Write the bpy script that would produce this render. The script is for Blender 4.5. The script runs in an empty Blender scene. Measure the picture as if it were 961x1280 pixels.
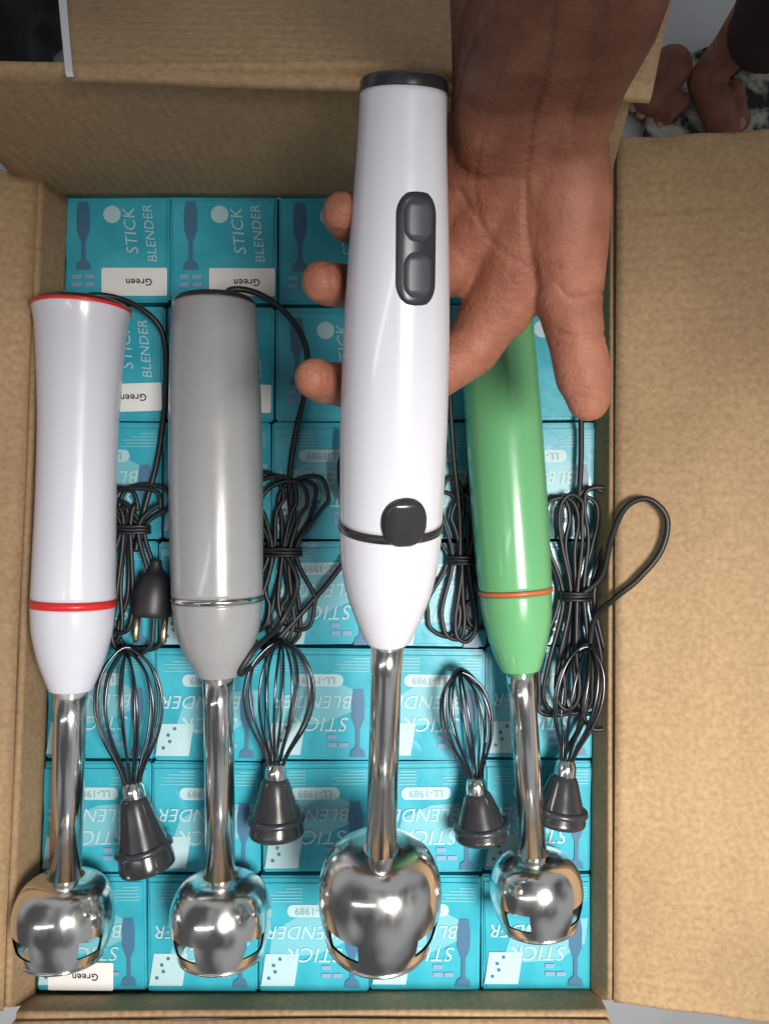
import bpy, bmesh, math, random
from mathutils import Vector, Matrix
R = math.radians
random.seed(7)
sc = bpy.context.scene
col = sc.collection

# ------------------------------------------------------------------ camera
H = 0.50                      # camera height over the tops of the packed boxes (m)
S = 0.0005                    # metres per photo pixel at that level
cam = bpy.data.objects.new('camera', bpy.data.cameras.new('camera'))
col.objects.link(cam)
cam.location = (0, 0, H)
cam.data.sensor_fit = 'VERTICAL'
cam.data.sensor_height = 36
cam.data.lens = 36 * H / (1280 * S)
cam.data.clip_start = 0.01
cam.data.clip_end = 50
sc.camera = cam

# ------------------------------------------------------------------ light
world = bpy.data.worlds.new('World'); sc.world = world; world.use_nodes = True
bg = world.node_tree.nodes['Background']
bg.inputs[1].default_value = 0.25
_N, _L = world.node_tree.nodes, world.node_tree.links       # an even, cluttered room: soft light and dark patches all round
_tc = _N.new('ShaderNodeTexCoord'); _nz = _N.new('ShaderNodeTexNoise'); _nz.inputs['Scale'].default_value = 1.15; _nz.inputs['Detail'].default_value = 1
_rp = _N.new('ShaderNodeValToRGB'); _rp.color_ramp.elements[0].position = .42; _rp.color_ramp.elements[1].position = .60
_rp.color_ramp.elements[0].color = (.34, .34, .36, 1); _rp.color_ramp.elements[1].color = (1.45, 1.5, 1.55, 1)
_L.new(_tc.outputs['Generated'], _nz.inputs['Vector']); _L.new(_nz.outputs['Fac'], _rp.inputs[0]); _L.new(_rp.outputs[0], bg.inputs[0])
def area(name, loc, tgt, size, power, color):
    l = bpy.data.lights.new(name, 'AREA'); l.shape = 'RECTANGLE'; l.size, l.size_y = size
    l.energy = power; l.color = color
    o = bpy.data.objects.new(name, l); col.objects.link(o); o.location = loc
    o.rotation_euler = (Vector(tgt) - Vector(loc)).to_track_quat('-Z', 'Y').to_euler()
    return o
lamp = area('ceiling_lamp', (0.30, -0.14, 0.95), (.03, -.25, 0), (0.26, 0.26), 2.35, (1.0, 0.955, 0.89))
lamp.data.spread = R(63)
area('added_streak_light', (-0.75, -0.25, 1.5), (0, -.1, 0), (0.05, 1.2), 2.2, (0.93, 0.97, 1.0))  # added strip light, no known fixture: gives the steel its long streaks
sc.view_settings.view_transform = 'Standard'
sc.view_settings.look = 'None'
sc.view_settings.exposure = -0.05
sc.view_settings.gamma = 1.0
sc.cycles.use_denoising = True
sc.cycles.max_bounces = 8

def P(px, py, z=0.0):
    """place in the scene of the photo point (px, py) that lies at height z"""
    k = (H - z) / H * S
    return Vector(((px - 480.5) * k, (640 - py) * k, z))

# ------------------------------------------------------------------ materials
def mat(name, base=(.5, .5, .5), rough=.5, metal=0., spec=.5, coat=0., sss=0.):
    m = bpy.data.materials.new(name); m.use_nodes = True
    b = m.node_tree.nodes['Principled BSDF']
    b.inputs['Base Color'].default_value = (*base, 1)
    b.inputs['Roughness'].default_value = rough
    b.inputs['Metallic'].default_value = metal
    b.inputs['Specular IOR Level'].default_value = spec
    b.inputs['Coat Weight'].default_value = coat
    b.inputs['Coat Roughness'].default_value = .06
    if sss:
        b.inputs['Subsurface Weight'].default_value = sss
        b.inputs['Subsurface Radius'].default_value = (.012, .005, .0025)
        b.inputs['Subsurface Scale'].default_value = .5
    return m
def nodes(m): return m.node_tree.nodes, m.node_tree.links, m.node_tree.nodes['Principled BSDF']
def noise_col(m, a, b, scale, detail=4, stretch=(1, 1, 1), coords='Object', lo=.35, hi=.65):
    N, L, B = nodes(m)
    tc = N.new('ShaderNodeTexCoord'); mp = N.new('ShaderNodeMapping'); mp.inputs['Scale'].default_value = stretch
    n = N.new('ShaderNodeTexNoise'); n.inputs['Scale'].default_value = scale; n.inputs['Detail'].default_value = detail
    r = N.new('ShaderNodeValToRGB')
    r.color_ramp.elements[0].position = lo; r.color_ramp.elements[1].position = hi
    r.color_ramp.elements[0].color = (*a, 1); r.color_ramp.elements[1].color = (*b, 1)
    L.new(tc.outputs[coords], mp.inputs[0]); L.new(mp.outputs[0], n.inputs['Vector'])
    L.new(n.outputs['Fac'], r.inputs[0]); L.new(r.outputs[0], B.inputs['Base Color'])
    return tc, n, r
def noise_bump(m, scale, strength, dist=.001, detail=3, prev=None, stretch=(1, 1, 1), coords='Object'):
    N, L, B = nodes(m)
    tc = N.new('ShaderNodeTexCoord'); mp = N.new('ShaderNodeMapping'); mp.inputs['Scale'].default_value = stretch
    n = N.new('ShaderNodeTexNoise'); n.inputs['Scale'].default_value = scale; n.inputs['Detail'].default_value = detail
    bp = N.new('ShaderNodeBump'); bp.inputs['Strength'].default_value = strength; bp.inputs['Distance'].default_value = dist
    L.new(tc.outputs[coords], mp.inputs[0]); L.new(mp.outputs[0], n.inputs['Vector'])
    L.new(n.outputs['Fac'], bp.inputs['Height'])
    if prev: L.new(prev.outputs[0], bp.inputs['Normal'])
    L.new(bp.outputs[0], B.inputs['Normal'])
    return bp
def noise_rough(m, scale, lo, hi, stretch=(1, 1, 1)):
    N, L, B = nodes(m)
    tc = N.new('ShaderNodeTexCoord'); mp = N.new('ShaderNodeMapping'); mp.inputs['Scale'].default_value = stretch
    n = N.new('ShaderNodeTexNoise'); n.inputs['Scale'].default_value = scale; n.inputs['Detail'].default_value = 5
    mr = N.new('ShaderNodeMapRange'); mr.inputs[1].default_value = .3; mr.inputs[2].default_value = .7
    mr.inputs[3].default_value = lo; mr.inputs[4].default_value = hi
    L.new(tc.outputs['Object'], mp.inputs[0]); L.new(mp.outputs[0], n.inputs['Vector'])
    L.new(n.outputs['Fac'], mr.inputs[0]); L.new(mr.outputs[0], B.inputs['Roughness'])

def cardboard(name, direction):
    m = mat(name, rough=.78, spec=.25)
    N, L, B = nodes(m)
    noise_col(m, (.33, .215, .118), (.47, .325, .19), 340, 12, (1, 1, 1), lo=.25, hi=.75)
    tc = N.new('ShaderNodeTexCoord')
    wv = N.new('ShaderNodeTexWave'); wv.wave_type = 'BANDS'; wv.bands_direction = direction
    wv.inputs['Scale'].default_value = 50; wv.inputs['Distortion'].default_value = .35
    wv.inputs['Detail'].default_value = 1; wv.inputs['Detail Scale'].default_value = .6
    bp = N.new('ShaderNodeBump'); bp.inputs['Strength'].default_value = .26; bp.inputs['Distance'].default_value = .0009
    L.new(tc.outputs['Object'], wv.inputs['Vector']); L.new(wv.outputs['Fac'], bp.inputs['Height'])
    st = N.new('ShaderNodeTexNoise'); st.inputs['Scale'].default_value = 7; st.inputs['Detail'].default_value = 6
    L.new(tc.outputs['Object'], st.inputs['Vector'])
    sr = N.new('ShaderNodeValToRGB'); sr.color_ramp.elements[0].position = .36; sr.color_ramp.elements[1].position = .62
    sr.color_ramp.elements[0].color = (.80, .78, .76, 1); sr.color_ramp.elements[1].color = (1.06, 1.05, 1.03, 1)
    L.new(st.outputs['Fac'], sr.inputs[0])
    old = B.inputs['Base Color'].links[0].from_socket
    mu = N.new('ShaderNodeMix'); mu.data_type = 'RGBA'; mu.blend_type = 'MULTIPLY'; mu.inputs[0].default_value = 1
    L.new(old, mu.inputs[6]); L.new(sr.outputs[0], mu.inputs[7]); L.new(mu.outputs[2], B.inputs['Base Color'])
    b2 = noise_bump(m, 420, .5, .0006, 4, prev=bp)
    noise_bump(m, 30, .35, .003, 5, prev=b2)
    return m
M = {}
M['card_y'] = cardboard('cardboard_flutes_across', 'Y')
M['card_x'] = cardboard('cardboard_flutes_along', 'X')
M['card_edge'] = mat('cardboard_cut_edge', (.55, .44, .30), .9); noise_bump(M['card_edge'], 300, .6, .001)
M['teal'] = mat('teal_printed_card', (.04, .29, .36), .3, spec=.5, coat=.25)
noise_col(M['teal'], (.024, .33, .43), (.05, .42, .53), 30, 5, coords='Object'); noise_bump(M['teal'], 60, .25, .001, 3)
noise_rough(M['teal'], 90, .24, .42)
M['teal_side'] = mat('teal_box_side', (.03, .2, .25), .45)
M['print_white'] = mat('white_print', (.42, .60, .65), .4)
M['print_grey'] = mat('pale_grey_print', (.17, .47, .55), .36)
M['print_lilac'] = mat('lilac_print', (.22, .34, .50), .38)
M['print_navy'] = mat('navy_print', (.06, .16, .27), .38)
M['print_code'] = mat('grey_print', (.22, .36, .40), .4)
M['print_black'] = mat('black_print', (.02, .02, .025), .5)
M['sticker'] = mat('sticker_paper', (.78, .78, .77), .55)
M['white'] = mat('white_plastic', (.68, .68, .75), .22, coat=.35); noise_rough(M['white'], 40, .18, .30)
M['lilac_white'] = mat('cool_white_plastic', (.68, .68, .76), .2, coat=.35); noise_rough(M['lilac_white'], 40, .17, .3)
M['black'] = mat('black_plastic', (.026, .026, .029), .24, coat=.3); noise_rough(M['black'], 60, .16, .32)
M['grey'] = mat('grey_plastic', (.31, .31, .32), .25, coat=.3); noise_rough(M['grey'], 60, .18, .34)
M['panel'] = mat('button_panel', (.03, .03, .04), .3)
M['button'] = mat('grey_button', (.06, .062, .08), .4)
M['green'] = mat('green_plastic', (.14, .41, .18), .24, coat=.35); noise_rough(M['green'], 40, .17, .3)
M['red'] = mat('red_ring', (.70, .03, .035), .3)
M['copper'] = mat('orange_ring', (.55, .14, .05), .3)
M['steel'] = mat('polished_steel', (.78, .77, .75), .12, 1.0); noise_rough(M['steel'], 110, .08, .26, (1, .3, 1))
noise_bump(M['steel'], 50, .06, .0006, 2)
M['wire'] = mat('dark_whisk_wire', (.10, .10, .11), .25, 1.0)
M['cord'] = mat('black_cord', (.014, .014, .016), .45)
M['brass'] = mat('plug_pin', (.6, .5, .3), .3, 1.0)

def skin(name, a, b, c):
    m = mat(name, rough=.56, spec=.38, sss=.07)
    N, L, B = nodes(m)
    tc = N.new('ShaderNodeTexCoord')
    at = N.new('ShaderNodeAttribute'); at.attribute_name = 'palm'
    n = N.new('ShaderNodeTexNoise'); n.inputs['Scale'].default_value = 55; n.inputs['Detail'].default_value = 6
    L.new(tc.outputs['Object'], n.inputs['Vector'])
    mx = N.new('ShaderNodeMix'); mx.data_type = 'RGBA'
    mx.inputs[6].default_value = (*a, 1); mx.inputs[7].default_value = (*b, 1)
    L.new(at.outputs['Fac'], mx.inputs[0])
    m2 = N.new('ShaderNodeMix'); m2.data_type = 'RGBA'; m2.blend_type = 'MULTIPLY'; m2.inputs[0].default_value = 1
    r = N.new('ShaderNodeValToRGB'); r.color_ramp.elements[0].position = .3; r.color_ramp.elements[1].position = .7
    r.color_ramp.elements[0].color = (*c, 1); r.color_ramp.elements[1].color = (1.12, 1.1, 1.08, 1)
    L.new(n.outputs['Fac'], r.inputs[0]); L.new(mx.outputs[2], m2.inputs[6]); L.new(r.outputs[0], m2.inputs[7])
    L.new(m2.outputs[2], B.inputs['Base Color'])
    vo = N.new('ShaderNodeTexVoronoi'); vo.feature = 'DISTANCE_TO_EDGE'; vo.inputs['Scale'].default_value = 520
    L.new(tc.outputs['Object'], vo.inputs['Vector'])
    vb = N.new('ShaderNodeBump'); vb.inputs['Strength'].default_value = .15; vb.inputs['Distance'].default_value = .0006
    L.new(vo.outputs['Distance'], vb.inputs['Height'])
    b1 = noise_bump(m, 620, .6, .0008, 3, prev=vb)
    b2 = noise_bump(m, 200, .55, .0013, 7, prev=b1, stretch=(.6, 1.7, .7))
    noise_bump(m, 60, .4, .0022, 5, prev=b2, stretch=(1.8, .6, 1))
    return m
M['skin'] = skin('brown_skin', (.145, .060, .038), (.40, .168, .108), (.68, .56, .53))
M['floor'] = mat('floor_tile', (.62, .64, .66), .25); noise_col(M['floor'], (.55, .57, .60), (.68, .70, .72), 6, 5)
M['grout'] = mat('grout', (.35, .34, .32), .9)
M['rug'] = mat('speckled_rug', (.25, .26, .2), .95)
noise_col(M['rug'], (.03, .035, .03), (.50, .50, .44), 34, 3, lo=.44, hi=.56); noise_bump(M['rug'], 160, 1, .004)
M['trouser'] = mat('dark_maroon_cloth', (.045, .02, .022), .9); noise_bump(M['trouser'], 200, .8, .002)
M['black_lump'] = mat('plain_black', (.008, .008, .009), .5); noise_bump(M['black_lump'], 14, .7, .01)
M['white_edge'] = mat('white_tape', (.75, .77, .8), .5)

# ------------------------------------------------------------------ mesh helpers
def link(name, me, m=None, parent=None, smooth=False):
    o = bpy.data.objects.new(name, me); col.objects.link(o)
    if m is not None:
        me.materials.clear(); me.materials.append(m)
    if smooth:
        me.polygons.foreach_set('use_smooth', [True] * len(me.polygons))
    if parent is not None:
        o.parent = parent
        o.matrix_parent_inverse = Matrix.Translation(-parent.location) if parent.rotation_euler[2] == 0 else parent.matrix_basis.inverted()
    return o
def frm(bm, name):
    me = bpy.data.meshes.new(name); bm.normal_update(); bm.to_mesh(me); bm.free(); return me
def empty(name, loc, label, cat, group=None):
    o = bpy.data.objects.new(name, None); col.objects.link(o); o.location = loc; o.empty_display_size = .02
    o['label'] = label; o['category'] = cat
    if group: o['group'] = group
    return o
def frame(d):
    d = d.normalized(); u = d.cross(Vector((0, 0, 1)))
    if u.length < 1e-4: u = Vector((1, 0, 0))
    u.normalize(); return d, u, u.cross(d).normalized()
def lathe(bm, A, d, prof, n=48, cap0=True, cap1=True):
    """prof: list of (distance along d, radius)"""
    d, u, v = frame(d); rings = []
    for t, r in prof:
        c = A + d * t
        rings.append([bm.verts.new(c + (u * math.cos(a) + v * math.sin(a)) * r) for a in (2 * math.pi * i / n for i in range(n))])
    for a, b in zip(rings, rings[1:]):
        for i in range(n): bm.faces.new((a[i], a[(i + 1) % n], b[(i + 1) % n], b[i]))
    if cap0: bm.faces.new(list(reversed(rings[0])))
    if cap1: bm.faces.new(rings[-1])
    bmesh.ops.recalc_face_normals(bm, faces=bm.faces[:])
def catmull(pts, sub=8, closed=False):
    out = []; n = len(pts)
    rng = range(n) if closed else range(n - 1)
    for i in rng:
        g = lambda k: pts[k % n] if closed else pts[max(0, min(n - 1, k))]
        p0, p1, p2, p3 = g(i - 1), g(i), g(i + 1), g(i + 2)
        for s in range(sub):
            t = s / sub
            out.append(.5 * ((2 * p1) + (p2 - p0) * t + (2 * p0 - 5 * p1 + 4 * p2 - p3) * t * t + (3 * p1 - p0 - 3 * p2 + p3) * t ** 3))
    if not closed: out.append(pts[-1].copy())
    return out
def tube(bm, pts, r, n=8, closed=False):
    rad = r if callable(r) else (lambda t: r)
    rings = []; N = len(pts); u = None
    for i, p in enumerate(pts):
        a = pts[(i - 1) % N] if closed or i > 0 else p
        b = pts[(i + 1) % N] if closed or i < N - 1 else p
        d = (b - a).normalized()
        if u is None:
            u = d.cross(Vector((.31, .2, .93)))
        u = (u - d * u.dot(d)).normalized(); v = d.cross(u)
        rr = rad(i / (N - 1))
        rings.append([bm.verts.new(p + (u * math.cos(t) + v * math.sin(t)) * rr) for t in (2 * math.pi * k / n for k in range(n))])
    for i in range(N if closed else N - 1):
        a, b = rings[i], rings[(i + 1) % N]
        for k in range(n): bm.faces.new((a[k], a[(k + 1) % n], b[(k + 1) % n], b[k]))
    if not closed:
        bm.faces.new(list(reversed(rings[0]))); bm.faces.new(rings[-1])
    bmesh.ops.recalc_face_normals(bm, faces=bm.faces[:])
def sheet(corners, nu, nv, thick, wob=0., seed=0, curl=None):
    """bilinear sheet between 4 corners (a->b along u, a->d along v), solid with thickness"""
    a, b, c, d = corners; rnd = random.Random(seed)
    bm = bmesh.new(); g = []
    ph = [rnd.uniform(0, 6) for _ in range(6)]
    for j in range(nv + 1):
        row = []
        for i in range(nu + 1):
            u, v = i / nu, j / nv
            p = a * (1 - u) * (1 - v) + b * u * (1 - v) + c * u * v + d * (1 - u) * v
            w = wob * (math.sin(5 * u + ph[0]) * math.sin(4 * v + ph[1]) + .5 * math.sin(11 * v + ph[2] + 3 * u) + .35 * math.sin(17 * u + ph[3] + 5 * v))
            p = p + Vector((0, 0, w))
            if curl: p = p + curl(u, v)
            row.append(bm.verts.new(p))
        g.append(row)
    for j in range(nv):
        for i in range(nu): bm.faces.new((g[j][i], g[j][i + 1], g[j + 1][i + 1], g[j + 1][i]))
    bm.normal_update()
    bmesh.ops.solidify(bm, geom=bm.faces[:], thickness=thick)
    bmesh.ops.recalc_face_normals(bm, faces=bm.faces[:])
    return bm

# ------------------------------------------------------------------ setting: floor
FZ = -0.40
bm = bmesh.new(); bmesh.ops.create_grid(bm, x_segments=1, y_segments=1, size=3)
fl = link('floor', frm(bm, 'floor'), M['grout']); fl.location.z = FZ; fl['kind'] = 'structure'
bm = bmesh.new(); bmesh.ops.create_cube(bm, size=1, matrix=Matrix.Diagonal((.297, .297, .008, 1)))
bmesh.ops.bevel(bm, geom=bm.edges[:], offset=.0012, segments=2, affect='EDGES')
tile_me = frm(bm, 'tile'); tile_me.materials.append(M['floor'])
for i in range(-2, 4):
    for j in range(-2, 4):
        t = bpy.data.objects.new('tile', tile_me); col.objects.link(t); t.parent = fl
        t.location = (.05 + .3 * i, .13 + .3 * j, .004)

# ------------------------------------------------------------------ carton
carton = empty('cardboard_carton', (0, 0, FZ), 'large open brown cardboard carton holding the teal boxes', 'carton')
T = .004
bm = sheet([P(42, 247.5), P(757, 246.5), P(792, 114, .160), P(-110, 86, .160)], 40, 16, T, .0012, 3,
           curl=lambda u, v: Vector((0, .004 * math.sin(3.1 * u) * v, -.004 * math.sin(7 * u) * v)))
wb = link('wall', frm(bm, 'wall'), M['card_x'], carton, True); wb['label'] = 'dark inner wall behind the top row of boxes'
bm = sheet([P(84, 92, .161), P(815, 117, .161), P(852, -60, .085), P(66, -60, .085)], 40, 12, T, .001, 5)
link('flap', frm(bm, 'flap'), M['card_y'], carton, True)
bm = sheet([P(82, 90, .1635), P(91, 90, .1635), P(78, -60, .088), P(68, -60, .088)], 2, 8, .002)
link('tape', frm(bm, 'tape'), M['white_edge'], carton)
# right wall leaning outwards, then its flap
bm = sheet([P(752, 250, -.004), P(772, 176, .020), P(768, 1249, .018), P(744, 1246, -.004)], 8, 60, T, .0006, 8)
link('wall', frm(bm, 'wall'), M['card_y'], carton, True)
bm = sheet([P(770.5, 176, .0203), P(1060, 158, .056), P(1060, 1284, .046), P(766.5, 1249, .0183)], 24, 220, T, .0014, 9,
           curl=lambda u, v: Vector((0, 0, -.0016 * math.exp(-((v - .083 - .004 * u) / .005) ** 2) - .001 * math.exp(-((v - .62 + .03 * u) / .004) ** 2) * (u > .3) - .006 * math.exp(-(v / .01) ** 2) * math.sin(9 * u) ** 2)))
link('flap', frm(bm, 'flap'), M['card_y'], carton, True)
# left
bm = sheet([P(80, 250, -.004), P(38, 1252, -.004), P(4, 1258, .025), P(44, 225, .030)], 60, 8, T, .0008, 12)
link('wall', frm(bm, 'wall'), M['card_y'], carton, True)
bm = sheet([P(46, 224, .0303), P(6, 1258, .0253), P(-120, 1280, .04), P(-120, 190, .055)], 60, 10, T, .001, 13)
link('flap', frm(bm, 'flap'), M['card_y'], carton, True)
# bottom
bm = sheet([P(36, 1250, -.004), P(745, 1244, -.004), P(760, 1275, .03), P(20, 1275, .03)], 40, 6, T, .0008, 15)
link('wall', frm(bm, 'wall'), M['card_x'], carton, True)
bm = sheet([P(20, 1274, .0302), P(760, 1274, .0302), P(790, 1400, .05), P(-10, 1400, .05)], 40, 8, T, .001, 16)
link('flap', frm(bm, 'flap'), M['card_x'], carton, True)
# lower walls and base
bm = bmesh.new()
q = [P(62, 249, -.006), P(755, 248, -.006), P(746, 1247, -.006), P(37, 1251, -.006)]
for a, b in zip(q, q[1:] + q[:1]):
    v = [bm.verts.new(p) for p in (a, b, Vector((b.x, b.y, FZ + .012)), Vector((a.x, a.y, FZ + .012)))]
    bm.faces.new(v)
bm.faces.new([bm.verts.new(Vector((p.x, p.y, FZ + .012))) for p in q])
bmesh.ops.remove_doubles(bm, verts=bm.verts[:], dist=1e-5)
bmesh.ops.recalc_face_normals(bm, faces=bm.faces[:])
link('carton_body', frm(bm, 'carton_body'), M['card_x'], carton)

# ------------------------------------------------------------------ packed teal boxes
ROWY = [241, 379, 526, 676, 809, 953, 1096, 1245]
def colx(row_y, c):
    t = (row_y - 240) / 1005
    return (79 + (39 - 79) * t) + ((753 + (741 - 753) * t) - (79 + (39 - 79) * t)) * c / 5
def text_mesh(s, size, shear=0., bold=0.):
    cu = bpy.data.curves.new('text', 'FONT'); cu.body = s; cu.size = size; cu.align_x = 'CENTER'; cu.align_y = 'CENTER'
    cu.shear = shear; cu.offset = bold; cu.resolution_u = 3; cu.space_character = 1.05
    o = bpy.data.objects.new('text', cu); col.objects.link(o)
    dg = bpy.context.evaluated_depsgraph_get(); me = bpy.data.meshes.new_from_object(o.evaluated_get(dg))
    bpy.data.objects.remove(o); bpy.data.curves.remove(cu)
    return me
def flat_poly(pts, name):
    bm = bmesh.new(); f = bm.faces.new([bm.verts.new((x, y, 0)) for x, y in pts]); bm.normal_update()
    if f.normal.z < 0: f.normal_flip()
    return frm(bm, name)
def rrect(w, h, r, n=5):
    pts = []
    for cx, cy, a0 in ((w / 2 - r, h / 2 - r, 0), (-w / 2 + r, h / 2 - r, 90), (-w / 2 + r, -h / 2 + r, 180), (w / 2 - r, -h / 2 + r, 270)):
        for k in range(n + 1):
            a = R(a0 + 90 * k / n); pts.append((cx + r * math.cos(a), cy + r * math.sin(a)))
    return pts
# the printing on the box tops
TX = {'blender': text_mesh('BLENDER', .0116, .24), 'stick': text_mesh('STICK', .0128, .24), 'code': text_mesh('LL-1989', .0062, 0, .00008),
      'green': text_mesh('Green', .0062, 0, .0001), 'big': text_mesh('STICK', .0105, .2), 'big2': text_mesh('BLENDER', .0084, .2)}
ME = {'badge': flat_poly(rrect(.031, .0078, .0036), 'model_badge'), 'panel': flat_poly([(-.011, -.010), (.010, -.010), (.013, .010), (-.008, .010)], 'icon_panel'),
      'sticker': flat_poly(rrect(.041, .0175, .001), 'sticker'), 'dot': flat_poly(rrect(.0022, .0022, .001), 'icon'),
      'block': flat_poly(rrect(.006, .0028, .0003), 'spec_block'), 'disc': flat_poly(rrect(.011, .011, .0054), 'logo_disc')}
# printed picture of a stick blender
ME['picture'] = flat_poly([(-.0030, .021), (.0030, .021), (.0042, .014), (.0040, .003), (.0022, -.002), (.0013, -.004), (.0013, -.0155), (.0040, -.0175), (.0048, -.0215), (-.0048, -.0215), (-.0040, -.0175), (-.0013, -.0155), (-.0013, -.004), (-.0022, -.002), (-.0040, .003), (-.0042, .014)], 'product_picture')
ME['wave'] = flat_poly([(-.030, -.012), (.0, -.010), (.018, -.002), (.022, .010), (.010, .016), (-.012, .014), (-.028, .004)], 'pale_swoosh')
bm = bmesh.new()
for k in range(5):
    l_ = [.022, .019, .021, .016, .010][k]
    bm.faces.new([bm.verts.new(p) for p in ((-.011, .0042 - .002 * k, 0), (-.011 + l_, .0042 - .002 * k, 0), (-.011 + l_, .0050 - .002 * k, 0), (-.011, .0050 - .002 * k, 0))])
ME['lines'] = frm(bm, 'small_print')
nth = ['first', 'second', 'third', 'fourth', 'fifth', 'sixth', 'bottom']
colw = ['at the left wall', 'second from the left', 'in the middle column', 'second from the right', 'at the right wall']
NOISE = random.Random(3)
for r in range(7):
    for c in range(5):
        y0, y1 = ROWY[r], ROWY[r + 1]
        jy = NOISE.uniform(-1.5, 1.5)
        a, b = colx(y0, c), colx(y0, c + 1); d, e = colx(y1, c), colx(y1, c + 1)
        cx, cy = (a + b + d + e) / 4, (y0 + y1) / 2 + jy
        zt = -NOISE.uniform(.0005, .0045)
        w, h = ((b - a + e - d) / 2 - 1.9) * S, (y1 - y0 - 3.8) * S
        ctr = P(cx, cy, 0); ctr.z = zt
        extra = ''
        if (r, c) in ((0, 0), (0, 1), (1, 0), (1, 1), (6, 0)): extra = ', white sticker on it'
        th = empty('product_box', ctr, 'teal box, %s row%s, %s%s' % (nth[r], ' from the top' if r < 6 else '', colw[c], extra), 'box', 'teal boxes packed upright in the carton')
        th.rotation_euler = (R(NOISE.uniform(-.7, .7)), R(NOISE.uniform(-.7, .7)), R(NOISE.uniform(-.8, .8)))
        def part(name, me, m, x, y, z, rot=0., parent=th, sc_=(1, 1, 1), new=False):
            o = bpy.data.objects.new(name, me); col.objects.link(o); o.parent = parent
            o.location = (x, y, z); o.rotation_euler[2] = rot; o.scale = sc_
            if not me.materials: me.materials.append(m)
            return o
        bm = bmesh.new(); bmesh.ops.create_cube(bm, size=1, matrix=Matrix.Translation((0, 0, -.15)) @ Matrix.Diagonal((w, h, .30, 1)))
        bmesh.ops.bevel(bm, geom=[ed for ed in bm.edges], offset=.0011, segments=2, affect='EDGES')
        bd = part('carton_sleeve', frm(bm, 'carton_sleeve'), M['teal'], 0, 0, 0)
        # tuck flap lying in the opening, its crease along the upper edge
        bm = bmesh.new(); bmesh.ops.create_cube(bm, size=1, matrix=Matrix.Diagonal((w - .003, h - .0055, .0006, 1)))
        for v in bm.verts:
            if v.co.y < 0: v.co.x *= .96
        for v in bm.verts: v.co.z += .0008 * (v.co.y / h + .5) * NOISE.uniform(.4, 1)
        bmesh.ops.bevel(bm, geom=[ed for ed in bm.edges], offset=.0002, segments=1, affect='EDGES')
        part('tuck_flap', frm(bm, 'tuck_flap'), M['teal'], 0, -.001, .0004)
        z = .00175
        PI = math.pi
        if r >= 2:
            part('pale_swoosh', ME['wave'], M['print_grey'], .002, -.002, z - .0004, NOISE.choice([0, 0, PI]))
            bdg = part('model_badge', ME['badge'], M['print_white'], -.001, .0155, z)
            part('badge_text', TX['code'], M['print_code'], 0, 0, .0003, PI, bdg)
            part('title_text', TX['blender'], M['print_white'], -.004, .0025, z + .0003, PI)
            part('title_text', TX['stick'], M['print_white'], .001, -.0115, z + .0003, PI)
            ip = part('icon_panel', ME['panel'], M['print_white'], -.022, -.0215, z)
            for k in range(4):
                part('icon', ME['dot'], M['print_navy'], -.006 + .004 * (k % 2) + .003 * (k // 2), -.005 + .005 * k * .8, .0003, 0, ip)
            part('small_print', ME['lines'], M['print_grey'], -.018, .026, z, PI)
            part('small_print', ME['lines'], M['print_grey'], .020, .026, z, PI)
            part('product_picture', ME['picture'], M['print_lilac'], .024, -.011, z)
            for k in range(3):
                part('spec_block', ME['block'], M['print_lilac'], .008 + .007 * (k % 2), -.025 + .005 * (k // 2), z)
        else:
            part('title_text', TX['big'], M['print_white'], .010, .010, z + .0003, R(96))
            part('title_text', TX['big2'], M['print_white'], .022, .0085, z + .0003, R(96))
            part('logo_disc', ME['disc'], M['print_white'], -.002, .021, z)
            part('product_picture', ME['picture'], M['print_navy'], -.020, .008, z)
            for k in range(4):
                part('spec_block', ME['block'], M['print_lilac'], -.024 + .008 * (k % 2), -.018 - .005 * (k // 2), z)
        if extra:
            st = part('sticker', ME['sticker'], M['sticker'], .012 if r < 2 else -.006, -.0215 if r < 2 else -.026, z + .0006, R(NOISE.uniform(-3, 3)))
            part('sticker_text', TX['green'], M['print_black'], .003, 0, .0003, PI, st)

# ------------------------------------------------------------------ stick blenders
def solve_t(A, B, py):
    lo, hi = -.3, 1.3
    for _ in range(50):
        t = (lo + hi) / 2; p = A.lerp(B, t)
        y = 640 - p.y / (S * (H - p.z) / H)
        if y < py: lo = t
        else: hi = t
    return (lo + hi) / 2
class Axis:
    def __init__(s, A, B): s.A, s.B, s.d, s.L = A, B, (B - A).normalized(), (B - A).length
    def prof(s, pairs):
        out = []
        for py, w in pairs:
            t = solve_t(s.A, s.B, py); p = s.A.lerp(s.B, t)
            out.append((t * s.L, w / 2 * S * (H - p.z) / H))
        return out
def smooth_prof(pr, sub=6):
    pts = catmull([Vector((a, b, 0)) for a, b in pr], sub)
    return [(p.x, max(p.y, .0002)) for p in pts]
def sub_of(o, p):              # a piece of a part: same frame as the part
    o.parent = p; o.matrix_parent_inverse = Matrix.Identity(4)
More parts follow.
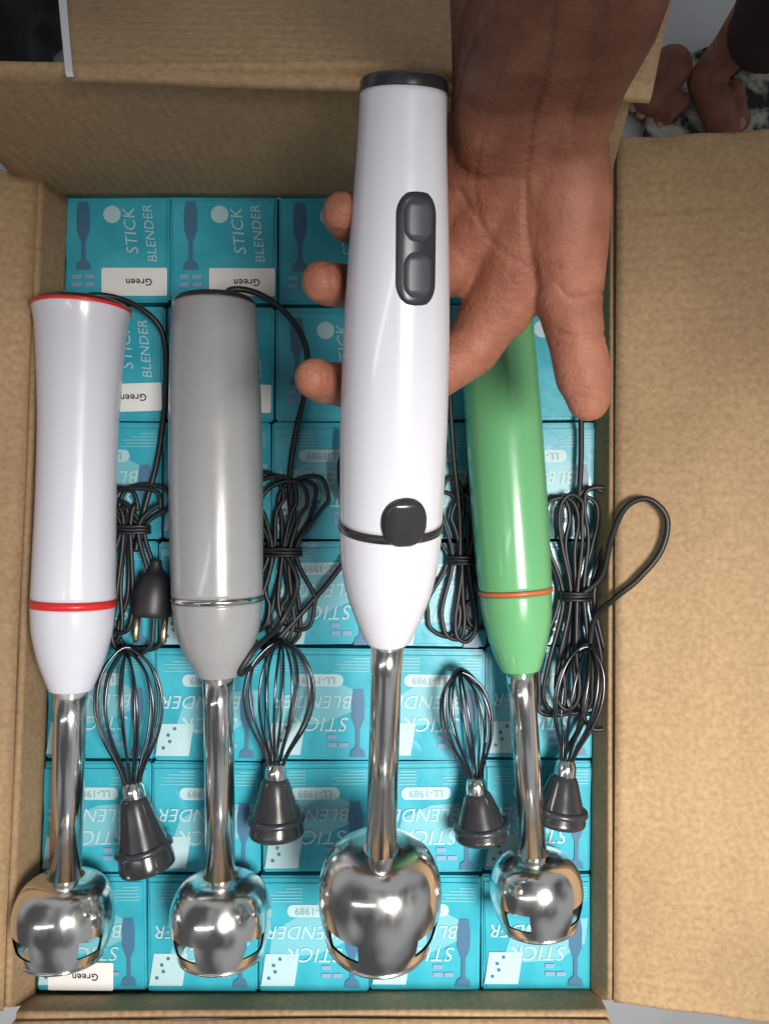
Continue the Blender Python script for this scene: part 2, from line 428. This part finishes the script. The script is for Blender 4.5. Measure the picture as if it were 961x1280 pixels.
def blender(label, A, B, body, cap, rings, cone, shaft, bell, m_body, m_cap, m_cone, button=None, ringm=None):
    root = empty('stick_blender', A.copy(), label, 'blender', 'stick blenders shown on the carton')
    ax = Axis(A, B)
    def lt(name, prof, m, smooth=True, **k):
        bm = bmesh.new(); lathe(bm, A, ax.d, smooth_prof(ax.prof(prof)) if smooth else ax.prof(prof), **k)
        return link(name, frm(bm, name), m, root, True)
    lt('handle', body, m_body); lt('end_cap', cap, m_cap)
    for rg, m in rings: lt('ring', rg, m, False)
    lt('coupling', cone, m_cone)
    lt('shaft', shaft, M['steel'], False)
    # bell with wall thickness and four arched vents cut up into its rim
    bm = bmesh.new(); pr = smooth_prof(ax.prof(bell), 8); tl, rl = pr[-1]; t0 = pr[0][0]
    d, u, v = frame(ax.d); n = 96; rings = []
    seq = [(t, r, 0) for t, r in pr] + [(tl + .0005, rl - .0007, 0)] + [(t, max(r - .0013, .001), 1) for t, r in reversed(pr[3:])]
    for t, r, _ in seq:
        row = []
        for k in range(n):
            a = 2 * math.pi * k / n
            tt = t
            row.append(bm.verts.new(A + d * tt + (u * math.cos(a) + v * math.sin(a)) * r))
        rings.append(row)
    for a, b in zip(rings, rings[1:]):
        for k in range(n):
            mid = (a[0].co + b[0].co) / 2; fr = ((mid - A).dot(d) - t0) / (tl - t0); ph = (k / n * 4 + .5 + 1 / 12) % 1
            if .60 < fr < .84 and ph < 1 / 3: continue      # vent windows, four round the rim
            bm.faces.new((a[k], a[(k + 1) % n], b[(k + 1) % n], b[k]))
    bmesh.ops.recalc_face_normals(bm, faces=bm.faces[:])
    b = link('bell', frm(bm, 'bell'), M['steel'], root, True)
    bead = []
    for k in range(n):
        a = 2 * math.pi * k / n
        bead.append(A + d * tl + (u * math.cos(a) + v * math.sin(a)) * (rl - .0002))
    bm = bmesh.new(); tube(bm, bead, .0011, 8, True); rim = link('rim', frm(bm, 'rim'), M['steel'], root, True); sub_of(rim, b)
    bm = bmesh.new()
    d, u, v = frame(ax.d); c = A + d * (tl - .006)
    for s in (-1, 1):
        a_ = u * s
        vv = [bm.verts.new(c + a_ * x + v * y + d * z_) for x, y, z_ in ((0, -.004, 0), (rl * .75, -.003, .002), (rl * .75, .003, -.002), (0, .004, 0))]
        bm.faces.new(vv)
    bmesh.ops.solidify(bm, geom=bm.faces[:], thickness=.001)
    sub_of(link('blade', frm(bm, 'blade'), M['steel'], root), b)
    return root, ax
def plate_on(ax, root, name, py0, py1, wpx, ang, lift, m, rfun, n=14, parent=None):
    """rounded pill hugging the handle: ang = degrees round the axis from straight up, + to the photo's right"""
    t0, t1 = solve_t(ax.A, ax.B, py0) * ax.L, solve_t(ax.A, ax.B, py1) * ax.L
    d, u, v = frame(ax.d)
    if v.z < 0: v = -v
    if u.x < 0: u = -u
    bm = bmesh.new(); hw = wpx / 2 * S * .72; L_ = (t1 - t0); g = []
    NU, NV = 12, 28
    for j in range(NV + 1):
        t = t0 + L_ * j / NV; e = min(t - t0, t1 - t); ww = hw if e >= hw else math.sqrt(max(0, hw * hw - (hw - e) ** 2))
        row = []
        for i in range(NU + 1):
            x = (i / NU * 2 - 1); s = x * max(ww, 1e-5); r0 = rfun(t)
            a = R(ang) + s / r0
            edge = min(1, (1 - abs(x)) * 4) * min(1, e / .003 + .0)
            rr = r0 - .0006 + (lift + .0006) * math.sqrt(max(0, edge))
            row.append(bm.verts.new(ax.A + d * t + (u * math.sin(a) + v * math.cos(a)) * rr))
        g.append(row)
    for j in range(NV):
        for i in range(NU): bm.faces.new((g[j][i], g[j][i + 1], g[j + 1][i + 1], g[j + 1][i]))
    bmesh.ops.recalc_face_normals(bm, faces=bm.faces[:])
    bm.normal_update()
    o = link(name, frm(bm, name), m, root, True)
    return o
def reparent(o, p):
    mw = Matrix.Translation(-p.parent.location)   # parts carry the inverse of their thing
    o.parent = p; o.matrix_parent_inverse = Matrix.Identity(4); o.location = (0, 0, 0)
def rad_fn(ax, pairs):
    pr = smooth_prof(ax.prof(pairs))
    def f(t):
        for (a, ra), (b, rb) in zip(pr, pr[1:]):
            if a <= t <= b: return ra + (rb - ra) * (t - a) / max(b - a, 1e-9)
        return pr[-1][1] if t > pr[-1][0] else pr[0][1]
    return f
def cord_part(root, name, pts, r, sub=8):
    bm = bmesh.new(); tube(bm, catmull(pts, sub), r, 10)
    return link(name, frm(bm, name), M['cord'], root, True)
def bundle(root, cx, y0, y1, w, z, loops, tie, rnd, lean=0):
    """folded flex: long narrow loops gathered by a tie"""
    for k in range(loops):
        off = (k - (loops - 1) / 2) * w * .22 + rnd.uniform(-3, 3); ww = w * rnd.uniform(.26, .42)
        a, b = y0 + rnd.uniform(-6, 22), y1 + rnd.uniform(-22, 10); zz = z + .0022 * (k % 3) + rnd.uniform(0, .001)
        ty = tie + rnd.uniform(-5, 5); X = lambda y: cx + lean * (y - y0) / (y1 - y0)
        pts = []
        for s in (-1, 1):
            seq = [(a + 8, .8), (a + 30, 1.05), ((a + ty) / 2, .8), (ty, .32), ((ty + b) / 2, .7), (b - 30, .9), (b - 8, .7)]
            if s == 1: seq = seq[::-1]
            pts += [P(X(y) + off * (.45 if abs(y - ty) < 10 else 1) + s * ww * f, y, zz + s * .0009) for y, f in seq]
            pts.append(P(X(b if s == -1 else a) + off + rnd.uniform(-2, 2), b if s == -1 else a, zz))
        bm = bmesh.new(); tube(bm, catmull([p + Vector((rnd.uniform(-1, 1), rnd.uniform(-1, 1), 0)) * .0013 for p in pts], 6, True), .00142, 8, True)
        link('cord_loop', frm(bm, 'cord_loop'), M['cord'], root, True)
    X = cx + lean * (tie - y0) / (y1 - y0)
    bm = bmesh.new()
    for q_ in range(3):
        ring = [P(X, tie + 4 * q_ - 4, z + .003) + Vector((math.cos(t) * w * .40 * S * .9, rnd.uniform(-.0003, .0003), math.sin(t) * .0058)) for t in (2 * math.pi * i / 20 for i in range(20))]
        tube(bm, ring, .0011, 6, True)
    link('cord_tie', frm(bm, 'cord_tie'), M['cord'], root, True)
def plug(root, p, d, up):
    d = d.normalized(); bm = bmesh.new()
    lathe(bm, p, d, smooth_prof([(0, .003), (.006, .0045), (.010, .0085), (.018, .0115), (.030, .0125), (.034, .0115)], 4), 20)
    o = link('plug', frm(bm, 'plug'), M['cord'], root, True)
    u = d.cross(up).normalized(); bm = bmesh.new()
    for s in (-1, 1): lathe(bm, p + d * .033 + u * s * .0085, d, [(0, .002), (.016, .002), (.018, .001)], 12)
    pin = link('pin', frm(bm, 'pin'), M['brass'], root, True)
    pin.parent = o; pin.matrix_parent_inverse = o.matrix_parent_inverse.copy(); o_in = o.matrix_parent_inverse
    pin.matrix_parent_inverse = Matrix.Identity(4); return o
rnd = random.Random(11)
ZA = .030
# 1 white with red rings
bl1, ax1 = blender('white stick blender with two red rings, lying at the left end', P(103, 380, ZA), P(79, 1208, ZA),
    [(388, 118), (420, 108), (520, 97), (620, 96), (700, 99), (748, 101)],
    [(376, 60), (378, 98), (381, 112), (384, 117)],
    [([(384, 119), (388.5, 120)], M['red']), ([(749, 102.5), (758, 102.5)], M['red'])],
    [(758, 101), (790, 96), (825, 80), (852, 60), (862, 52)],
    [(862, 41), (900, 39), (1098, 39)], [(1094, 46), (1098, 74), (1108, 101), (1128, 119), (1150, 122), (1172, 113), (1190, 100)],
    M['lilac_white'], M['black'], M['lilac_white'])
cord_part(bl1, 'power_cord', [P(95, 384, .03), P(110, 370, .034), P(145, 372, .028), P(180, 388, .016), P(203, 415, .008), P(209, 460, .005), P(205, 520, .004), P(196, 580, .004), P(180, 640, .006), P(170, 690, .007)], .00175)
bundle(bl1, 162, 606, 812, 74, .005, 4, 662, rnd, -6)
plug(bl1, P(196, 700, .013), P(188, 790, .013) - P(196, 700, .013), Vector((0, 0, 1)))
# 2 black
bl2, ax2 = blender('grey stick blender lying second from the left', P(268, 374, ZA), P(277, 1208, ZA),
    [(382, 104), (420, 108), (520, 114), (620, 116), (700, 114), (744, 112)],
    [(371, 62), (374, 92), (378, 101), (381, 103)], [([(745, 113), (751, 113)], M['steel'])],
    [(752, 112), (785, 104), (815, 84), (836, 60), (845, 50)],
    [(845, 40), (880, 37), (1098, 37)], [(1094, 44), (1098, 74), (1108, 103), (1128, 122), (1150, 126), (1172, 117), (1190, 103)],
    M['grey'], M['black'], M['grey'])
cord_part(bl2, 'power_cord', [P(272, 380, .03), P(290, 362, .036), P(325, 368, .03), P(360, 394, .018), P(382, 432, .009), P(383, 480, .006), P(370, 540, .005), P(362, 600, .005), P(366, 660, .006)], .0018)
bundle(bl2, 362, 580, 800, 70, .005, 5, 690, rnd, -22)
cord_part(bl2, 'power_cord', [P(356, 690, .012), P(372, 730, .014), P(350, 780, .012), P(318, 812, .034), P(300, 842, .036), P(322, 826, .022), P(372, 772, .010), P(412, 726, .008), P(436, 690, .008), P(444, 640, .008)], .00175)
plug(bl2, P(444, 642, .014), P(448, 560, .014) - P(444, 642, .014), Vector((0, 0, 1)))
# 3 held white one, its head raised towards the camera
A3, B3 = P(505, 97, .196), P(472, 1203, .075)
body3 = [(118, 109), (180, 112), (300, 124), (400, 132), (520, 134), (600, 131), (650, 128)]
bl3, ax3 = blender('white stick blender with black end cap, held up in the hand', A3, B3,
    body3, [(97, 60), (99, 98), (102, 108), (109, 111), (117, 111)],
    [([(651, 130), (660, 130.5)], M['black'])],
    [(661, 128), (700, 122), (740, 106), (775, 80), (795, 62), (800, 56)],
    [(799, 42), (840, 38), (1064, 38)], [(1060, 44), (1064, 90), (1075, 127), (1093, 148), (1117, 154), (1143, 146), (1168, 128)],
    M['white'], M['black'], M['white'])
rf3 = rad_fn(ax3, body3)
pn = plate_on(ax3, bl3, 'button_panel', 241, 382, 52, 20, .0007, M['panel'], rf3)
for a, b in ((250, 306), (314, 372)):
    bt = plate_on(ax3, bl3, 'button', a, b, 34, 20, .0022, M['button'], rf3); reparent(bt, pn)
plate_on(ax3, bl3, 'release_button', 604, 664, 58, 14, .003, M['black'], rf3)
cord_part(bl3, 'power_cord', [P(505, 100, .19), P(507, 95, .184), P(516, 104, .166), P(556, 160, .12), P(560, 300, .07), P(560, 450, .03), P(566, 560, .012), P(574, 640, .008), P(575, 700, .008)], .00175)
bundle(bl3, 577, 598, 792, 56, .004, 5, 700, rnd, 4)
# 4 green
bl4, ax4 = blender('green stick blender with a white collar band, lying right of the hand', P(618, 369, ZA), P(673, 1160, ZA),
    [(380, 88), (430, 92), (540, 95), (640, 95), (700, 93), (735, 91)],
    [(369, 52), (372, 78), (376, 86), (379, 87)], [([(736, 92.5), (741, 92.5)], M['copper'])],
    [(742, 90), (770, 86), (800, 74), (825, 58), (838, 48)],
    [(838, 37), (870, 34), (1068, 34)], [(1066, 40), (1070, 70), (1079, 95), (1095, 111), (1115, 115), (1137, 106), (1154, 92)],
    M['green'], M['green'], M['green'])
bl4['label'] = 'green stick blender lying half under the palm, right of the held one'
cord_part(bl4, 'power_cord', [P(620, 375, .03), P(650, 362, .03), P(700, 400, .018), P(722, 470, .008), P(726, 560, .006), P(722, 640, .007)], .00175)
bundle(bl4, 722, 604, 905, 52, .005, 6, 745, rnd, -4)
cord_part(bl4, 'power_cord', [P(728, 742, .012), P(752, 720, .016), P(764, 672, .024), P(782, 634, .031), P(810, 624, .035), P(833, 648, .036), P(826, 688, .035), P(797, 724, .032), P(768, 748, .027), P(742, 776, .014), P(735, 840, .008), P(728, 900, .007), P(700, 950, .005)], .00175)

# ------------------------------------------------------------------ whisks
def whisk(label, tip, hub, base, w, z, seed):
    root = empty('whisk', P(*base, z), label, 'whisk', 'wire whisk attachments on the boxes')
    r_ = random.Random(seed); t_, h_, b_ = P(*tip, z), P(*hub, z), P(*base, z)
    d = (t_ - h_); L_ = d.length; d.normalize(); _, u, v = frame(d); hw = w / 2 * S * .97
    for k in range(6):
        a = math.pi * k / 6 + r_.uniform(-.08, .08); e = u * math.cos(a) + v * math.sin(a) * .8
        f = r_.uniform(.92, 1.05); LL = L_ * r_.uniform(.96, 1.02)
        pts = [h_ + e * .0035, h_ + d * LL * .16 + e * hw * .36 * f, h_ + d * LL * .40 + e * hw * .84 * f, h_ + d * LL * .64 + e * hw * f,
               h_ + d * LL * .86 + e * hw * .74 * f, h_ + d * LL, h_ + d * LL * .86 - e * hw * .74 * f, h_ + d * LL * .64 - e * hw * f,
               h_ + d * LL * .40 - e * hw * .84 * f, h_ + d * LL * .16 - e * hw * .36 * f, h_ - e * .0035]
        bm = bmesh.new(); tube(bm, catmull(pts, 6), .00085, 7); link('wire', frm(bm, 'wire'), M['wire'], root, True)
    bm = bmesh.new(); dd = (b_ - h_); l2 = dd.length
    lathe(bm, h_ + d * .006, dd, smooth_prof([(0, .0045), (.004, .0062), (.010, .0065), (.012, .0062)], 4), 24)
    link('hub', frm(bm, 'hub'), M['steel'], root, True)
    bm = bmesh.new()
    lathe(bm, h_ + dd.normalized() * .003, dd, smooth_prof([(0, .0066), (.003, .0085), (l2 * .35, .0115), (l2 * .7, .0155), (l2 - .006, .0165), (l2 - .004, .0150)], 5), 32)
    link('adapter', frm(bm, 'adapter'), M['black'], root, True)
    bm = bmesh.new(); lathe(bm, h_ + dd * .66, dd, [(0, .0157), (.0008, .0168), (.003, .0172), (.0036, .0165)], 32); link('adapter_ring', frm(bm, 'adapter_ring'), M['panel'], root, True)
    return root
whisk('wire whisk with black adapter between the red ringed and grey blenders', (158, 812), (166, 990), (186, 1088), 80, .020, 1)
whisk('wire whisk with black adapter between the grey and the held blender', (352, 800), (344, 966), (346, 1046), 84, .020, 2)
whisk('wire whisk with black adapter just left of the green blender shaft', (574, 838), (596, 984), (603, 1050), 64, .018, 3)
whisk('wire whisk with black adapter right of the green blender', (735, 806), (706, 962), (696, 1030), 64, .018, 4)

# ------------------------------------------------------------------ the hand
def capsule(bm, a, b, ra, rb, n=20):
    d, u, v = frame(b - a); L_ = (b - a).length; prof = []
    for k in range(1, 7): t = math.pi / 2 * k / 6; prof.append((-ra * math.cos(t), ra * math.sin(t)))
    for k in range(0, 6): t = math.pi / 2 * k / 6; prof.append((L_ + rb * math.sin(t), rb * math.cos(t)))
    lathe(bm, a, d, [(-ra, .0002)] + prof + [(L_ + rb, .0002)], n)
def chain(bm, pts):
    for (p, r), (q_, s) in zip(pts, pts[1:]): capsule(bm, p, q_, r, s)
def organic(name, parts, voxel, smooth_n, m, creases=(), palm=None):
    """one continuous surface grown over overlapping tapered limbs, then smoothed and creased"""
    bm = bmesh.new()
    for pts in parts: chain(bm, pts)
    tmp = bpy.data.objects.new('tmp', frm(bm, 'tmp')); col.objects.link(tmp)
    md = tmp.modifiers.new('r', 'REMESH'); md.mode = 'VOXEL'; md.voxel_size = voxel; md.use_smooth_shade = True
    s = tmp.modifiers.new('s', 'SMOOTH'); s.factor = .5; s.iterations = smooth_n
    dg = bpy.context.evaluated_depsgraph_get(); dg.update()
    me = bpy.data.meshes.new_from_object(tmp.evaluated_get(dg)); bpy.data.objects.remove(tmp)
    nr = [v.normal.copy() for v in me.vertices]
    for line, wd, dp in creases:
        ln = catmull(line, 10)
        lo = [min(p[i] for p in ln) - 4 * wd for i in range(3)]; hi = [max(p[i] for p in ln) + 4 * wd for i in range(3)]
        for v in me.vertices:
            c = v.co
            if lo[0] < c.x < hi[0] and lo[1] < c.y < hi[1]:
                dm = min((c.x - p.x) ** 2 + (c.y - p.y) ** 2 for p in ln)
                if dm < 9 * wd * wd and nr[v.index].z > -.2: v.co = c - nr[v.index] * dp * math.exp(-dm / (wd * wd))
    at = me.attributes.new('palm', 'FLOAT', 'POINT')
    if palm: at.data.foreach_set('value', [palm(v.co) for v in me.vertices])
    o = link(name, me, m, None, True)
    return o
V = P
def B3z(py):
    t = solve_t(A3, B3, py); p = A3.lerp(B3, t); return p.z, rf3(t * ax3.L)
def und(px, py, r):           # a place just under the held blender
    z, rb = B3z(py); return P(px, py, z - rb - r + .0012)
hand = [
    # forearm: two bones make it oval
    [(V(668, -150, .265), .026), (V(640, 20, .225), .0215), (V(622, 95, .198), .0175), (V(612, 170, .172), .0165)],
    [(V(770, -150, .262), .027), (V(745, 20, .222), .0225), (V(725, 95, .195), .0185), (V(700, 170, .170), .019)],
    [(V(715, -150, .262), .028), (V(692, 20, .222), .024), (V(672, 95, .195), .0195), (V(655, 170, .168), .020)],
    # palm rays
    [(V(690, 160, .168), .020), (V(668, 250, .150), .0205), (V(640, 350, .134), .0175)],
    [(V(655, 165, .166), .0195), (V(615, 250, .146), .018), (V(575, 330, .128), .015)],
    [(V(620, 165, .168), .0175), (V(575, 230, .146), .016), (V(540, 285, .130), .0135)],
    [(V(605, 165, .168), .016), (V(560, 205, .150), .0145), (V(520, 235, .138), .0115)],
    # ball of the thumb and thumb
    [(V(705, 170, .168), .0175), (V(707, 250, .158), .0195), (V(708, 320, .150), .0175), (V(712, 385, .143), .0142), (V(721, 430, .140), .0126), (V(729, 470, .138), .0128), (V(735, 500, .136), .0098)],
    # web between thumb and index
    [(V(690, 330, .146), .0105), (V(662, 350, .138), .0115), (V(628, 392, .130), .013)],
    # index, middle, ring, little
    [(V(636, 352, .134), .0165), (V(590, 435, .122), .0135), (und(540, 474, .0108), .0108), (und(478, 486, .0100), .0100), (V(428, 482, .139), .0098), (V(402, 477, .150), .0096), (V(393, 473, .158), .0088)],
    [(V(578, 330, .128), .0138), (und(520, 352, .0105), .0105), (und(460, 360, .0098), .0098), (V(428, 358, .152), .0096), (V(408, 355, .163), .0092), (V(402, 352, .170), .0086)],
    [(V(545, 285, .132), .0125), (und(500, 285, .0098), .0098), (und(455, 283, .0092), .0092), (V(436, 278, .163), .0088), (V(428, 270, .174), .0084), (V(427, 264, .180), .0078)],
    [(V(522, 236, .138), .0110), (und(490, 232, .0085), .0085), (und(468, 226, .0078), .0078)],
]
cr = [([V(566, 96, .2), V(640, 112, .2), V(700, 112, .2), V(784, 88, .2)], .0011, .0013),
      ([V(566, 118, .2), V(650, 134, .19), V(720, 128, .19), V(770, 112, .19)], .0009, .0008),
      ([V(640, 165, .17), V(652, 230, .165), V(655, 300, .155), V(668, 368, .145)], .0013, .0013),
      ([V(575, 240, .16), V(610, 300, .15), V(640, 330, .15), V(690, 345, .15)], .0010, .0009),
      ([V(690, 420, .14), V(716, 428, .145), V(752, 420, .14)], .0009, .0010),
      ([V(690, 432, .14), V(718, 438, .145), V(756, 430, .14)], .0008, .0006),
      ([V(685, 372, .14), V(712, 380, .15), V(750, 372, .14)], .0009, .0009),
      ([V(575, 430, .12), V(590, 450, .12), V(615, 470, .12)], .0009, .0008),
      ([V(412, 446, .14), V(409, 475, .145), V(412, 505, .14)], .0007, .0009), ([V(416, 446, .14), V(414, 475, .145), V(416, 505, .14)], .0006, .0006),
      ([V(419, 322, .15), V(417, 355, .15), V(420, 386, .15)], .0007, .0008),
      ([V(600, 180, .17), V(590, 230, .16), V(600, 290, .15)], .0009, .0007), ([V(690, 180, .17), V(705, 210, .17), V(745, 215, .17)], .0008, .0006),
      ([V(600, 60, .21), V(690, 70, .21), V(795, 55, .21)], .0008, .0006)]
def palmness(c):
    y = 640 - c.y / (S * (H - c.z) / H)
    a = min(1, max(0, (y - 60) / 260))
    return a * a * (3 - 2 * a)
hand_o = organic('person', hand, .0013, 9, M['skin'], cr, palmness)
hand_o['label'] = 'bare brown forearm and open hand, palm up, holding the white blender'
hand_o['category'] = 'person'

# ------------------------------------------------------------------ beyond the carton
Z = FZ + .008
FS = -16
TOES = []
foot = [[(V(838, 84, Z + .04), .022), (V(822, 108, Z + .03), .020), (V(812, 122, Z + .026), .017)]]
for k, (x, y, r_) in enumerate([(784, 132, .0140), (794, 146, .0105), (804, 155, .0100), (815, 163, .0095), (827, 168, .0088)]):
    y += FS; foot.append([(V(x + 26, y - 26, Z + .026), r_ * 1.0), (V(x + 11, y - 10, Z + .022), r_ * .8), (V(x, y + 2, Z + r_), r_ * .95)]); TOES.append((x - 3, y + 3, r_, 0))
fo = organic('person', foot, .0018, 3, M['skin'], (), lambda c: .45)
fo['label'] = 'toes and foot of a bystander beside the wrist at the top right'; fo['category'] = 'person'
foot2 = [[(V(955, 5, Z + .10), .026), (V(912, 62, Z + .055), .020), (V(880, 100, Z + .036), .018), (V(895, 135, Z + .03), .018), (V(905, 165, Z + .024), .016)]]
for k, (x, y, r_) in enumerate([(922, 180, .0140), (906, 184, .0105), (893, 182, .0100), (881, 176, .0095)]):
    y += FS - 14; foot2.append([(V(x - 8, y - 32, Z + .024), r_ * 1.0), (V(x - 2, y - 12, Z + .020), r_ * .8), (V(x, y, Z + r_), r_ * .95)]); TOES.append((x, y + 4, r_, 1))
fo2 = organic('person', foot2, .0018, 3, M['skin'], (), lambda c: .6)
fo2['label'] = 'second bare foot on the floor at the far right edge, below the dark hem'; fo2['category'] = 'person'
M['nail'] = mat('toenail', (.42, .24, .19), .3)
for x, y, r_, w_ in TOES:
    bm = bmesh.new(); bmesh.ops.create_uvsphere(bm, u_segments=12, v_segments=8, radius=1, matrix=Matrix.Translation(V(x, y, Z + r_ * 1.62)) @ Matrix.Diagonal((r_ * .58, r_ * .62, r_ * .36, 1)))
    link('toenail', frm(bm, 'toenail'), M['nail'], (fo, fo2)[w_], True)
bm = bmesh.new(); chain(bm, [(V(1030, -60, Z + .16), .075), (V(985, 10, Z + .11), .050), (V(962, 36, Z + .095), .040)])
link('trouser_leg', frm(bm, 'trouser_leg'), M['trouser'], fo2, True)
bm = sheet([P(820, 84, FZ + .016), P(985, 22, FZ + .016), P(1060, 270, FZ + .016), P(780, 270, FZ + .016)], 44, 44, .004, .004, 4)
rg = link('rug', frm(bm, 'rug'), M['rug'], None, True); rg['label'] = 'crumpled patterned grey cloth on the floor around the feet'; rg['category'] = 'cloth'
rg.name = 'patterned_cloth'
bm = bmesh.new(); bmesh.ops.create_icosphere(bm, subdivisions=4, radius=1)
for v in bm.verts:
    c = v.co; n_ = .06 * math.sin(9 * c.x + 4 * c.y) + .05 * math.sin(13 * c.y - 7 * c.z) + .03 * math.sin(25 * c.x + 11 * c.z)
    v.co = Vector((c.x * .17, c.y * .16, max(c.z, -.8) * .12)) * (1 + n_)
bgo = link('black_lump', frm(bm, 'black_lump'), M['black_lump'], None, True); bgo.location = (-.46, .58, FZ + .11)  # plain black lump added to fill the dark gap in this corner
bgo['label'] = 'rounded black lump behind the carton at the top left corner'; bgo['category'] = 'black_lump'
